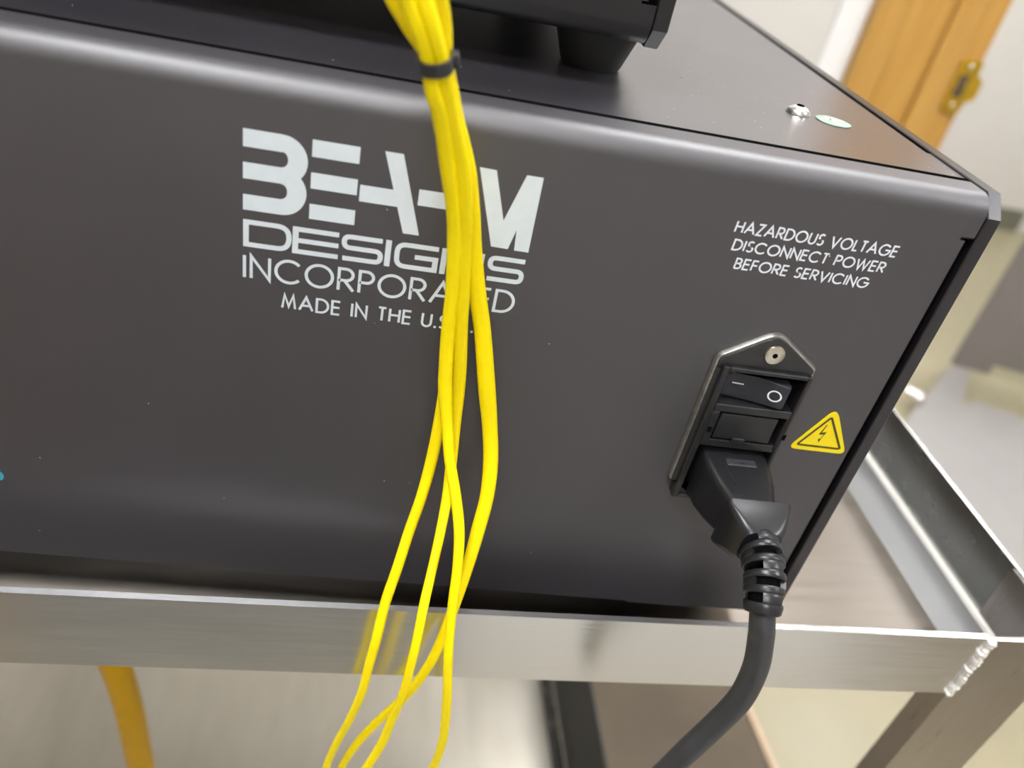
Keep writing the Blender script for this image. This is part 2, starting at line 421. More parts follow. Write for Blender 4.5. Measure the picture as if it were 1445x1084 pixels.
# ceiling lamps (the room is lit by these)
LAMPS = [(-0.5, -0.5, 'flat square ceiling light panel above and left of the cart'), (-0.3, -1.9, 'flat square ceiling light panel near the wall behind the viewer'),
         (1.9, -0.6, 'flat square ceiling light panel far to the right of the cart'), (0.7, 0.6, 'unseen ceiling light panel added in front of the door frame to brighten the back wall'),  # panel by the door frame is added to brighten the back wall
         (2.4, 2.1, 'flat square ceiling light panel in the space beyond the door frame'), (0.2, 2.1, 'flat square ceiling light panel behind the back wall')]
for lx, ly, lab in LAMPS:
    t = empty('ceiling_light', (lx, ly, ZC), lab, 'ceiling light', 'ceiling light panels')
    f = bmesh.new()
    for a in ((-.31,.31,-.31,-.29),(-.31,.31,.29,.31),(-.31,-.29,-.29,.29),(.29,.31,-.29,.29)):
        add_box(f, lx+a[0], lx+a[1], ly+a[2], ly+a[3], ZC-0.02, ZC-0.001)
    mesh_obj('frame', f, M_TRIMW, t)
    mesh_obj('diffuser', box(lx-.289, lx+.289, ly-.289, ly+.289, ZC-0.014, ZC-0.006), M_LAMP, t)

# grey stand on the floor beyond the cart
st = empty('equipment_stand', (1.75, 1.4, 0), 'blurred grey metal stand with a flat base on the floor beyond the cart', 'stand')
mesh_obj('base_plate', prism([(1.693,1.759),(1.476,1.542),(1.25,1.30),(1.2,0.9),(2.3,0.55),(2.5,1.15),(1.777,1.51),(1.657,1.57),(1.583,1.513),(1.745,1.742)], 0.0, 0.03, axis='z', bev=0.004), M_STAND, st)
q = Vector((0.207, -0.059, 0)).normalized(); nrm = Vector((-q.y, q.x, 0))
def slab(s0, s1, z0, z1, th=0.02):
    bm = bmesh.new(); P = Vector((1.693, 1.759, 0))
    a, b = P+q*s0, P+q*s1
    pts = [(a.x,a.y),(b.x,b.y),(b.x+nrm.x*th,b.y+nrm.y*th),(a.x+nrm.x*th,a.y+nrm.y*th)]
    return add_prism(bm, pts, z0, z1, axis='z', bev=0.002, seg=1)
mesh_obj('upright', slab(0.0, 0.11, 0.03, 1.0), M_STANDD, st)
mesh_obj('back_panel', slab(0.11, 0.75, 0.062, 1.0), M_STANDD, st)
cs = bmesh.new(); bmesh.ops.create_uvsphere(cs, u_segments=20, v_segments=12, radius=0.02)
bmesh.ops.translate(cs, vec=(1.445, 1.522, 0.045), verts=cs.verts)
add_tube(cs, [(1.42,1.545,0.05,0.012),(1.445,1.522,0.05,0.012)], 14)
cst = mesh_obj('foot_bolt', cs, M_CHROME, st, smooth=True); cst['label'] = 'shiny metal bolt head at the corner of the base'

# ================================================================== STEEL CART
TH = R(1.892); EX = Vector((math.cos(TH), math.sin(TH), 0)); EY = Vector((-math.sin(TH), math.cos(TH), 0))
CART_M = Matrix.Rotation(TH, 4, 'Z')
cart = empty('utility_cart', (0, 0, 0), 'brushed stainless steel cart of welded angle bars carrying the black instrument', 'cart')
cart.rotation_euler = (0, 0, TH)
def cpart(name, bm, material, label=None, parent=None, smooth=False):
    o = mesh_obj(name, bm, material, None, smooth)
    o.parent = parent or cart
    if label: o['label'] = label
    return o
UO, VF, ZT, ZB, LW, T = 0.2560, -0.0200, 0.9012, 0.8690, 0.0355, 0.0021
UL, VB = -0.40, 0.56
def rail(name, a, zt, zb, axis, parent=None, m=M_STEEL):
    return None
# front rail: upright flange, butted between the legs, and inward flange under the deck
fr = prism([(VF,ZT),(VF,ZB),(VF+0.030,ZB),(VF+0.030,ZB+T),(VF+T,ZB+T),(VF+T,ZT)], UL+LW, UO-LW, axis='x', bev=0.0007, seg=2)
cpart('front_rail', fr, M_STEEL)
br = prism([(VB,ZT),(VB,ZB),(VB-0.030,ZB),(VB-0.030,ZB+T),(VB-T,ZB+T),(VB-T,ZT)], UL+LW, UO-LW, axis='x', bev=0.0005, seg=1)
cpart('back_rail', br, M_STEEL)
sr = prism([(UO,ZT),(UO,ZB),(UO-0.0012,ZB),(UO-0.0012,ZT)], VF+0.003, VB-0.003, axis='y', bev=0.0002, seg=1)
cpart('side_rail', sr, M_RAIL)
cpart('rail_flange', box(UO-0.030, UO-0.0012, VF+0.003, VB-0.003, ZB, ZB+T), M_FLNG)
sl = prism([(UL,ZT),(UL,ZB),(UL+0.030,ZB),(UL+0.030,ZB+T),(UL+T,ZB+T),(UL+T,ZT)], VF+0.003, VB-0.003, axis='y', bev=0.0005, seg=1)
cpart('side_rail', sl, M_RAIL)
# weld fillet along the inside corner of the right rail, highlight painted into its colour
wf = bmesh.new()
add_tube(wf, [(UO-0.0020, VF+0.004+i*0.02, ZB+T+0.0006, 0.0019) for i in range(28)], 8)
cpart('fillet_weld', wf, M_WELDL, smooth=True)
# deck sheet resting on the inward flanges
DZ = ZB+T
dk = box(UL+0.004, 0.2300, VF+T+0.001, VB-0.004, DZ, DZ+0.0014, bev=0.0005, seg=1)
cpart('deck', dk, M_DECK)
# legs: L-shaped angle bars
def leg(u, v, su, sv):
    pts = [(0,0),(LW,0),(LW,T),(T,T),(T,LW),(0,LW)]
    pts = [(u+su*a, v+sv*b) for a, b in pts]
    if su*sv < 0: pts = pts[::-1]
    bm = prism(pts, 0.06, ZT-0.0008, axis='z', bev=0.0006, seg=2)
    cpart('leg', bm, M_LEG)
for a in ((UO,VF,-1,1),(UL,VF,1,1),(UO,VB,-1,-1),(UL,VB,1,-1)): leg(*a)
# weld bead on the front joint between rail and leg
wb = bmesh.new(); pts = []
for i in range(44):
    t = i/43
    pts.append((UO-LW+0.0004+0.0004*math.sin(i*1.9), VF-0.0003, ZT-0.0012-t*0.0312, 0.0014+0.0003*math.sin(i*2.3)+0.0002*math.sin(i*0.9)))
add_tube(wb, pts, 8)
cpart('weld_bead', wb, M_WELD, smooth=True)
# lower shelf with its rails and black strip
LZ = 0.292
cpart('lower_shelf', box(UL+0.004, 0.2360, VF+T, VB-0.004, LZ, LZ+0.0014), M_LOWER)
lr = bmesh.new()
add_prism(lr, [(UO,LZ+0.034),(UO,LZ-T),(UO-0.030,LZ-T),(UO-0.030,LZ-0.0001),(UO-T,LZ-0.0001),(UO-T,LZ+0.034)], VF+0.003, VB-0.003, axis='y', bev=0.0006, seg=1)
cpart('lower_side_rail', lr, M_RAIL)
cpart('lower_front_rail', prism([(VF,LZ+0.034),(VF,LZ-T),(VF+0.030,LZ-T),(VF+0.030,LZ),(VF+T,LZ),(VF+T,LZ+0.034)], UL+LW, UO-LW, axis='x'), M_STEEL)
wf2 = bmesh.new(); add_tube(wf2, [(UO-T-0.0012, 0.05+i*0.1, LZ+0.0008, 0.002) for i in range(6)], 8)
cpart('fillet_weld', wf2, M_WELDL, smooth=True)
g = cpart('side_strip', box(UO-T-0.004, UO-T-0.0005, 0.045, VB-0.04, LZ+0.006, 0.416, bev=0.001, seg=1), M_STRIP, 'black upright strip along the lower shelf')
for (u, v) in ((UO-0.018, VF+0.018),(UL+0.018,VF+0.018),(UO-0.018,VB-0.018),(UL+0.018,VB-0.018)):
    cb = prism(ngon(v, 0.0305, 0.030, 24), u-0.010, u+0.010, axis='x', bev=0.003)
    c = cpart('caster', cb, M_RUB)
    cpart('caster_fork', box(u-0.014, u+0.014, v-0.014, v+0.014, 0.056, 0.068, bev=0.002), M_STEEL, parent=c)

# ================================================================== MAIN INSTRUMENT
BX0, PX = -0.2875, 0.1436          # left end, inner face of the right side plate
ZTOP, ZBOT, RF = 1.0481, 0.8908, 0.0055
case = empty('instrument_case', (-0.07, 0.2, ZBOT), 'large black metal instrument case with white logo lettering on the cart', 'instrument')
D = 0.36
TS = 0.0015
def prof(z0, hi=True):
    """section of the bent front sheet, (y,z): face up to the round bend and back to the lid seam"""
    out = [(0.0, z0+0.0006), (0.0, ZTOP-RF)] + [(RF-RF*math.cos(R(a)), ZTOP-RF+RF*math.sin(R(a))) for a in range(6, 90, 6)] + [(RF, ZTOP), (0.0119, ZTOP), (0.0121, ZTOP-0.0002), (0.0121, ZTOP-TS)]
    inn = [(RF, ZTOP-TS)] + [(RF-(RF-TS)*math.cos(R(a)), ZTOP-RF+(RF-TS)*math.sin(R(a))) for a in range(84, 0, -12)] + [(TS, ZTOP-RF), (TS, z0), (0.0006, z0)]
    return out+inn
fp = bmesh.new()
HX0, HX1, HZ0, HZ1 = 0.0915, 0.1160, 0.9430, 0.9915    # cut-out for the power inlet
add_prism(fp, prof(ZBOT), BX0+0.0045, HX0, axis='x')
add_prism(fp, prof(HZ1-0.0006), HX0, HX1, axis='x')
add_box(fp, HX0, HX1, 0.0, TS, ZBOT, HZ0)
add_prism(fp, prof(ZBOT), HX1, 0.1393, axis='x')
add_box(fp, 0.1393, 0.1409, 0.0, TS, ZBOT, 1.0366)
add_prism(fp, prof(1.0370), 0.1393, 0.1432, axis='x')
for v in fp.verts:      # ease the outer end of the bend
    if v.co.x > 0.1430: v.co.y += 0.0003
front = mesh_obj('front_panel', fp, M_FACE, case, smooth=True)
mesh_obj('seam_shade', box(BX0+0.005, 0.1434, 0.0120, 0.0149, ZTOP-0.0040, ZTOP-0.00012), M_DARK, case)  # near-black strip paints the shade of the open lid seam
mesh_obj('seam_shade', box(0.1421, 0.1431, 0.033, D-0.01, ZTOP-0.0040, ZTOP-0.00030), M_DARK, case)
lid = mesh_obj('lid', box(BX0+0.0045, 0.1422, 0.0148, D-0.004, ZTOP-0.0017, ZTOP-0.0002), M_LID, case)
mesh_obj('lid_corner', box(0.1422, 0.1435, 0.0146, 0.034, ZTOP-0.0017, ZTOP-0.0002), M_LID, lid)
def side_plate(x0, x1, D, zt, zb, y0=0.0, ch=0.0052):
    return prism([(y0,zb+ch),(y0,zt-ch),(y0+ch,zt),(D-ch,zt),(D,zt-ch),(D,zb+ch),(D-ch,zb),(y0+ch,zb)], x0, x1, axis='x', bev=0.0003, seg=1)
mesh_obj('side_panel', side_plate(PX, 0.1476, D, ZTOP+0.0003, ZBOT-0.0012), M_SIDE, case)
mesh_obj('side_panel', side_plate(BX0, BX0+0.004, D, ZTOP+0.0003, ZBOT-0.0012), M_SIDE, case)
mesh_obj('inner_chassis', box(BX0+0.005, 0.1434, 0.024, D-0.01, ZBOT+0.001, ZTOP-0.004), M_DARK, case)
mesh_obj('seam_channel', box(BX0+0.005, 0.1434, 0.010, 0.0245, ZTOP-0.006, ZTOP-0.0032), M_DARK, case)
mesh_obj('edge_channel', box(0.1405, 0.1436, 0.0022, 0.0245, ZBOT+0.002, ZTOP-0.006), M_DARK, case)
mesh_obj('back_panel', box(BX0+0.0045, 0.1434, D-0.006, D-0.002, ZBOT, ZTOP-0.0002), M_FACE, case)
mesh_obj('bottom_panel', box(BX0+0.0045, 0.1434, 0.002, D-0.006, ZBOT, ZBOT+0.0015), M_DARK, case)  # near-black underside: shade below the case is put into its colour
def foot_bm(x, y, zb, zt, rb, rt):
    bm = bmesh.new(); n = 24
    add_tube(bm, [(x,y,zb,rb*0.94),(x,y,zb+0.001,rb),(x,y,zt-0.002,rt),(x,y,zt,rt)], n)
    return bm
for fx in (-0.255, 0.112):
    for fy in (0.045, 0.31):
        mesh_obj('foot', foot_bm(fx, fy, DZ+0.0014, ZBOT, 0.011, 0.014), M_RUB, case, smooth=True)

# --- lettering on the front panel
YI = -0.00008
def pl(bm, *pts): add_poly(bm, pts, YI)
lg = bmesh.new()
# letter B: three bars joined by two bowls
YB = YI-0.00005
def bowl(bm, yb, xr, zc, ro_x, ro_z, ri_x, ri_z):
    n = 18; o = []; i_ = []
    for k in range(n+1):
        a = R(90-180*k/n)
        o.append(bm.verts.new((xr+ro_x*math.cos(a), yb, zc+ro_z*math.sin(a))))
        i_.append(bm.verts.new((xr+ri_x*math.cos(a), yb, zc+ri_z*math.sin(a))))
    for k in range(n): bm.faces.new((o[k], o[k+1], i_[k+1], i_[k]))
for z1, z0 in ((1.0354,1.0313),(1.0277,1.0238),(1.0200,1.0161)):
    pl(lg, (-0.0369,z0),(-0.0283,z0),(-0.0283,z1),(-0.0369,z1))
bowl(lg, YB, -0.0283, 1.0296, 0.0057, 0.0058, 0.0013, 0.0018)
bowl(lg, YI, -0.0283, 1.0219, 0.0057, 0.0058, 0.0013, 0.0018)
# E
for z1, z0 in ((1.0354,1.0314),(1.0277,1.0238),(1.0200,1.0162)):
    pl(lg, (-0.0218,z0),(-0.0112,z0),(-0.0112,z1),(-0.0218,z1))
# A bar and slash, H bar and post
add_poly(lg, [(-0.0106,1.0225),(-0.0012,1.0225),(-0.0022,1.0266),(-0.0106,1.0266)], YB)
pl(lg, (-0.0057,1.0354),(-0.0015,1.0354),(0.0043,1.0160),(0.0004,1.0160))
pl(lg, (0.0030,1.0237),(0.0113,1.0237),(0.0113,1.0277),(0.0030,1.0277))
pl(lg, (0.0113,1.0160),(0.0146,1.0160),(0.0151,1.0353),(0.0113,1.0353))
# M
pl(lg, (0.0160,1.0353),(0.0200,1.0352),(0.0238,1.0232),(0.0262,1.0159),(0.0220,1.0160))
pl(lg, (0.0238,1.0232),(0.0272,1.0352),(0.0312,1.0352),(0.0314,1.0158),(0.0278,1.0158),(0.0274,1.0212),(0.0262,1.0159))
mesh_obj('logo_lettering', lg, M_INK, front)
# DESIGNS, wide square letters
dg = bmesh.new(); H0, H1, DW = 1.0066, 1.0137, 0.00125
a_, b_ = H0+DW/2, H1-DW/2; mz = (a_+b_)/2
nst = [0]
def st_(pts, rad=0, closed=False, wd=DW):
    nst[0] += 1
    add_stroke(dg, fillet_line(pts, rad) if rad else pts, wd, YI-0.000006*(nst[0] % 5), closed)
st_([(-0.0362,b_),(-0.0262,b_),(-0.0262,a_),(-0.0362,a_)], 0.0028)
st_([(-0.0362,H0),(-0.0362,H1)], wd=0.0013)
st_([(-0.0247,H0),(-0.0247,H1)], wd=0.0014)
for z in (a_, mz, b_): st_([(-0.0250,z),(-0.0145,z)])
def Sx(x0, x1):
    st_([(x1,b_),(x0,b_),(x0,mz),(x1-0.0002,mz),(x1-0.0002,a_),(x0-0.0002,a_)], 0.0019)
Sx(-0.0132, -0.0041)
st_([(-0.0026,H0),(-0.0026,H1)], wd=0.0014)
st_([(0.0096,b_),(-0.0004,b_),(-0.0004,a_),(0.0091,a_)], 0.0022); st_([(0.0091,H0),(0.0091,mz+DW/2)], wd=0.0014); st_([(0.0040,mz),(0.0096,mz)])
st_([(0.0111,H0),(0.0111,H1)], wd=0.0014); st_([(0.0111,H1-0.0009),(0.0203,H0+0.0009)], wd=0.0017); st_([(0.0203,H0),(0.0203,H1)], wd=0.0014)
Sx(0.0226, 0.0312)
mesh_obj('logo_lettering', dg, M_INK, front)
ic = bmesh.new(); write(ic, 'INCORPORATED', -0.0370, 0.0308, 0.9978, 0.0068, 0.00078, YI, gap=0.24)
mesh_obj('logo_lettering', ic, M_INK, front)
md = bmesh.new(); write(md, 'MADE IN THE U.S.A.', -0.0276, 0.0216, 0.9906, 0.0044, 0.00062, YI, gap=0.27)
mesh_obj('origin_lettering', md, M_INK, front)
hz = bmesh.new()
write(hz, 'HAZARDOUS VOLTAGE', 0.0806, 0.1249, 1.0293, 0.0033, 0.00048, YI, gap=0.25, slant=0.02)
write(hz, 'DISCONNECT POWER', 0.0816, 0.1236, 1.0246, 0.0032, 0.00048, YI, gap=0.25, slant=0.02)
write(hz, 'BEFORE SERVICING', 0.0839, 0.1213, 1.0197, 0.0032, 0.00048, YI, gap=0.25, slant=0.02)
mesh_obj('warning_lettering', hz, M_INKB, front)
td = bmesh.new(); add_poly(td, ngon(-0.1052, 0.9232, 0.0022, 28), YI)
mesh_obj('printed_dot', td, M_TEAL, front)

# --- yellow high-voltage triangle label
tri = round_poly([(0.1304,0.9816),(0.1404,0.9651),(0.1213,0.9651)], [0.0022,0.0016,0.0016], 6)
tl = mesh_obj('warning_label', prism(tri, -0.00025, -0.00002), M_YLAB, case)
tb = bmesh.new()
tin = round_poly([(0.1301,0.9780),(0.1377,0.9669),(0.1237,0.9669)], 0.0004, 3)
add_stroke(tb, tin, 0.0007, -0.0003, True)
add_poly(tb, [(0.1301,0.9752),(0.12975,0.9752),(0.1288,0.9713),(0.1304,0.9716),(0.1297,0.9693),(0.1300,0.9693),(0.13095,0.9726),(0.1295,0.9722)], -0.0003)
add_poly(tb, [(0.1298,0.9684),(0.1293,0.9698),(0.1303,0.9697)], -0.0003)
mesh_obj('warning_symbol', tb, M_KLAB, tl)

# --- screw and inspection sticker on the lid
sb = bmesh.new()
bmesh.ops.create_uvsphere(sb, u_segments=28, v_segments=16, radius=0.0036)
bmesh.ops.bisect_plane(sb, geom=sb.verts[:]+sb.edges[:]+sb.faces[:], plane_co=(0,0,0), plane_no=(0,0,-1), clear_outer=True)
for v in sb.verts: v.co.z *= 0.62
bmesh.ops.translate(sb, vec=(0.1100, 0.0525, ZTOP-0.0001), verts=sb.verts)
ls = mesh_obj('lid_screw', sb, M_CHROME, case, smooth=True)
mesh_obj('hex_socket', prism(ngon(0.1100, 0.0525, 0.0012, 6), ZTOP+0.0020, ZTOP+0.00225, axis='z'), M_DARK, ls)
sk = mesh_obj('round_sticker', prism(ngon(0.1202, 0.0498, 0.0052, 32), ZTOP-0.0001, ZTOP+0.00008, axis='z'), M_STICK, case)
sk['label'] = 'pale green round sticker with a white tick mark'
sm = bmesh.new()
for (a, b) in (((0.1166,0.0508),(0.1242,0.0512)), ((0.1188,0.0535),(0.1214,0.0458))):
    d = (Vector(b)-Vector(a)).normalized()*0.00045; n_ = (-d.y, d.x)
    sm.faces.new([sm.verts.new((p[0]+s*n_[0], p[1]+s*n_[1], ZTOP+0.00012)) for p, s in ((a,1),(b,1),(b,-1),(a,-1))])
mesh_obj('sticker_mark', sm, M_INKB, sk)

# --- power inlet module
inl = bmesh.new()
CXI = 0.1030
fo = [(CXI-0.0148,0.9495),(CXI-0.0148,0.9945),(CXI,1.0045),(CXI+0.0148,0.9945),(CXI+0.0148,0.9495),(CXI,0.9395)]
fo = round_poly(fo, [0.002,0.003,0.006,0.002,0.002,0.006], 6)
def ring_prism(bm, outer, holes_rect, y0, y1):
    pass
# flange rim: a thin light metal border; inside it the dark plastic plate
def inset(pts, d):
    out = []; n = len(pts)
    for i in range(n):
        a, p, b = Vector(pts[i-1]), Vector(pts[i]), Vector(pts[(i+1) % n])
        n1 = Vector((-(p-a).y, (p-a).x)); n2 = Vector((-(b-p).y, (b-p).x))
        n1.normalize(); n2.normalize(); m = (n1+n2).normalized()
        out.append(tuple(p - m*(d/max(0.5, m.dot(n1)))))
    return out
area = sum(fo[i-1][0]*fo[i][1]-fo[i][0]*fo[i-1][1] for i in range(len(fo)))
sg = 1 if area < 0 else -1
fo_in = inset(fo, sg*0.0004); fo_in2 = inset(fo, sg*0.0010); fo_in3 = inset(fo, sg*0.0024)
rim = bmesh.new()
def loop(bm, pts, y): return [bm.verts.new((p[0], y, p[1])) for p in pts]
def bridge(bm, A, B):
    n = len(A)
    for i in range(n): bm.faces.new((A[i], A[(i+1) % n], B[(i+1) % n], B[i]))
A0, A1, A2, A3 = loop(rim, fo, -0.0001), loop(rim, fo, -0.0009), loop(rim, fo_in, -0.0016), loop(rim, fo_in2, -0.0016)
A4 = loop(rim, fo_in2, -0.0001)
bridge(rim, A0, A1); bridge(rim, A1, A2); bridge(rim, A2, A3); bridge(rim, A3, A4); bridge(rim, A4, A0)
inlet = mesh_obj('power_inlet', rim, M_FLANGE, case, smooth=True)
inlet['label'] = 'six-sided power inlet flange with a bright metal edge'
# plate pieces around the cut-out: top gable, bottom gable, two sides
YP = -0.0022
zt_, zb_ = 0.9912, 0.9435
gt = [p for p in fo_in2 if p[1] > 0.9912]
xs0, xs1 = min(p[0] for p in fo_in2), max(p[0] for p in fo_in2)
pp = bmesh.new()
top = [(xs0, zt_)] + gt + [(xs1, zt_)] if sg*1 == 1 else [(xs1, zt_)] + gt + [(xs0, zt_)]
gsort = sorted(gt, key=lambda p: p[0])
add_prism(pp, [(xs0, zt_)] + gsort + [(xs1, zt_)], -0.0002, YP, bev=0.0004, seg=2)
gb = sorted([p for p in fo_in2 if p[1] < 0.9495], key=lambda p: p[0])
add_prism(pp, [(xs0, 0.9495)] + gb + [(xs1, 0.9495), (CXI+0.011, 0.9495), (CXI+0.011, 0.9440), (CXI-0.011, 0.9440), (CXI-0.011, 0.9495)], -0.0002, YP)
add_box(pp, xs0, 0.0912, YP, -0.0002, 0.9495, zt_)
add_box(pp, 0.1160, xs1, YP, -0.0002, 0.9495, zt_)
mesh_obj('flange_plate', pp, M_GASK, inlet, smooth=True)
# raised frame with three openings: switch, fuse drawer, socket
ff = bmesh.new(); YF = -0.0036
def fb(x0, x1, z0, z1, y0=YF, y1=0.0120, bev=0.0003): add_box(ff, x0, x1, y0, y1, z0, z1, bev=bev, seg=1)
fb(0.0905, 0.0925, 0.9440, 0.9925); fb(0.1156, 0.1168, 0.9440, 0.9925)
fb(0.0924, 0.1157, 0.9911, 0.9925)
fb(0.0924, 0.1157, 0.9775, 0.9801); fb(0.0924, 0.0948, 0.9655, 0.9776); fb(0.1150, 0.1157, 0.9655, 0.9776)
fb(0.0924, 0.1157, 0.9645, 0.9672, y0=-0.0030); fb(0.0924, 0.1157, 0.9440, 0.9452)
fb(0.0924, 0.1157, 0.9440, 0.9925, y0=0.0105, y1=0.0120, bev=0)
mesh_obj('inlet_frame', ff, M_PLAST, inlet)
# rocker switch, the I end pressed in and the O end standing proud
rk = [(0.0938,0.0090),(0.0938,0.0006),(0.0942,0.0001),(0.0985,-0.0002),(0.1030,-0.0010),(0.1075,-0.0025),(0.1108,-0.0041),(0.1116,-0.0041),(0.1123,-0.0030),(0.1123,0.0090)]
rb = bmesh.new()
A = [rb.verts.new((p[0], p[1], 0.9808)) for p in rk]; B = [rb.verts.new((p[0], p[1], 0.9888)) for p in rk]
fa = rb.faces.new(A); fb_ = rb.faces.new(B[::-1])
for i in range(len(rk)): rb.faces.new((A[i], B[i], B[(i+1) % len(rk)], A[(i+1) % len(rk)]))
bmesh.ops.bevel(rb, geom=list(set(fa.edges) | set(fb_.edges)), offset=0.0005, segments=3, affect='EDGES')
rocker = mesh_obj('rocker_switch', rb, M_ROCK, inlet, smooth=True); rocker['label'] = 'black rocker switch marked with a white line and circle'
def rocky(x):   # height of the rocker face at x
    for (xa, ya), (xb, yb) in zip(rk[2:], rk[3:]):
        if xa <= x <= xb: return ya + (yb-ya)*(x-xa)/(xb-xa)
    return -0.0041
mk = bmesh.new()
def lay(bm, pts, off=0.00008): bm.faces.new([bm.verts.new((x, rocky(x)-off, z)) for x, z in pts])
lay(mk, [(0.0962,0.98545),(0.0996,0.98545),(0.0996,0.98590),(0.0962,0.98590)])
n = 32; cxo, czo, ro, ri = 0.1084, 0.9846, 0.00185, 0.00140
O_ = [(cxo+ro*math.cos(2*math.pi*k/n), czo+ro*math.sin(2*math.pi*k/n)) for k in range(n)]
I_ = [(cxo+ri*math.cos(2*math.pi*k/n), czo+ri*math.sin(2*math.pi*k/n)) for k in range(n)]
for k in range(n): lay(mk, [O_[k], O_[(k+1) % n], I_[(k+1) % n], I_[k]])
mko = mesh_obj('switch_marking', mk, M_INKB, inlet)
# fuse drawer with side slots and thumb notch
fd = bmesh.new()
add_box(fd, 0.0953, 0.1128, -0.0034, 0.009, 0.9680, 0.9770, bev=0.0004, seg=2)
add_box(fd, 0.1012, 0.1052, -0.0040, 0.004, 0.9668, 0.9690, bev=0.0003, seg=1)
mesh_obj('fuse_drawer', fd, M_PLAST, inlet)
for x0, x1, z0 in ((0.0928,0.0940,0.9702),(0.1160,0.1170,0.9702)):
    mesh_obj('latch_slot', box(x0, x1, YF-0.0002, YF+0.0003, z0, z0+0.0018), M_DARK, inlet)
# countersunk hex screw in the gable
scw = bmesh.new()
add_prism(scw, ngon(0.1035, 0.9975, 0.0029, 28), YP-0.0007, YP+0.0003, bev=0.0004, seg=2)
sc_ = mesh_obj('screw', scw, M_NICK, inlet, smooth=True)
mesh_obj('screw_socket', prism(ngon(0.1035, 0.9975, 0.0008, 6), YP-0.0008, YP-0.0005), M_DARK, inlet)

# ================================================================== POWER CORD
cord = empty('power_cord', (0.1055, -0.03, 0.9440), 'black power cord plugged into the inlet, its thick cable drooping past the rail', 'power cord')
def loft(bm, secs, capped=True):
    rings = []
    for (y, x0, x1, z0, z1, r) in secs:
        pts = round_poly([(x0,z0),(x0,z1),(x1,z1),(x1,z0)], r, 4)
        rings.append([bm.verts.new((p[0], y, p[1])) for p in pts])
    n = len(rings[0])
    for a, b in zip(rings, rings[1:]):
        for i in range(n): bm.faces.new((a[i], a[(i+1) % n], b[(i+1) % n], b[i]))
    if capped: bm.faces.new(rings[0]); bm.faces.new(rings[-1][::-1])
    return bm
pb = loft(bmesh.new(), [
    (0.0060, 0.0952, 0.1140, 0.9462, 0.9625, 0.0012),
    (-0.0020, 0.0948, 0.1150, 0.9455, 0.9624, 0.0014),
    (-0.0085, 0.0952, 0.1152, 0.9452, 0.9618, 0.0022),
    (-0.0140, 0.0965, 0.1146, 0.9456, 0.9610, 0.0024),
    (-0.0195, 0.0986, 0.1133, 0.9464, 0.9600, 0.0024),
    (-0.0212, 0.0988, 0.1131, 0.9466, 0.9598, 0.0022)])
plug = mesh_obj('plug', pb, M_PLUG, cord, smooth=True)
cb = loft(bmesh.new(), [
    (-0.0204, 0.0985, 0.1165, 0.9448, 0.9606, 0.0010),
    (-0.0208, 0.0980, 0.1170, 0.9444, 0.9610, 0.0012),
    (-0.0222, 0.0979, 0.1169, 0.9446, 0.9606, 0.0012),
    (-0.0290, 0.1003, 0.1138, 0.9462, 0.9588, 0.0030),
    (-0.0305, 0.1012, 0.1128, 0.9470, 0.9580, 0.0040)])
mesh_obj('plug_collar', cb, M_PLUG, cord, smooth=True)
# raised marks on the plug: small panel with illegible moulded marks and a dotted grip line
ms = bmesh.new()
add_box(ms, 0.1012, 0.1105, -0.0075, -0.0035, 0.9612, 0.96215, bev=0.0002, seg=1)
for i in range(12):
    t = i/11
    add_box(ms, 0.1005+0.0022*t, 0.1008+0.0022*t, -0.0092-0.0095*t, -0.0088-0.0095*t, 0.9606, 0.96195-0.0014*t)
for i in range(7):
    add_box(ms, 0.1024+i*0.0011, 0.1029+i*0.0011+0.0002*(i % 2), -0.0066, -0.0060, 0.9615, 0.96235)
mesh_obj('moulded_marks', ms, M_CORD, plug)
# strain relief: inner sleeve, rings and staggered bridges along a drooping curve
pth = catmull([(0.1068,-0.0270,0.9528),(0.1070,-0.0325,0.9523),(0.1067,-0.0380,0.9506),(0.1062,-0.0428,0.9476),(0.1059,-0.0460,0.9440)], 12)
def along(t):
    f = t*(len(pth)-1); i = min(int(f), len(pth)-2); u = f-i
    return Vector(pth[i]).lerp(Vector(pth[i+1]), u)
def frame_at(t):
    c = along(t); d = (along(min(1, t+0.03))-along(max(0, t-0.03))).normalized()
    u = d.cross(Vector((0, 0, 1))).normalized(); v = u.cross(d).normalized()
    return c, d, u, v
core = bmesh.new(); add_tube(core, [(*along(i/16), 0.0041) for i in range(17)], 20)
mesh_obj('sleeve', core, M_DARK, cord, smooth=True)
rg = bmesh.new(); NR = 6
def band(t0, t1, r0, r1, k0=0, k1=28, n=28):
    steps = 6; rings = []
    for s in range(steps+1):
        tt = t0+(t1-t0)*s/steps; c, d, u, v = frame_at(tt); rr = r0+(r1-r0)*s/steps
        ed = 1.0 - 0.05*(abs(s/steps-0.5)*2)**6
        rings.append([rg.verts.new(c+u*(rr*ed*math.cos(2*math.pi*k/n))+v*(rr*ed*math.sin(2*math.pi*k/n))) for k in range(k0, k1 + (0 if k1-k0 == n else 1))])
    inn = []
    for s in (0, steps):
        tt = t0+(t1-t0)*s/steps; c, d, u, v = frame_at(tt)
        inn.append([rg.verts.new(c+u*(0.0036*math.cos(2*math.pi*k/n))+v*(0.0036*math.sin(2*math.pi*k/n))) for k in range(k0, k1 + (0 if k1-k0 == n else 1))])
    full = (k1-k0 == n); m = len(rings[0]); cnt = m if full else m-1
    allr = [inn[0]]+rings+[inn[1]]
    for a, b in zip(allr, allr[1:]):
        for i in range(cnt): rg.faces.new((a[i], a[(i+1) % m], b[(i+1) % m], b[i]))
    if not full:
        for i in (0, m-1):
            vs = [r[i] for r in allr]; rg.faces.new(vs)
rad = lambda t: 0.0062-0.0010*t
band(0.00, 0.10, rad(0), rad(0.1))
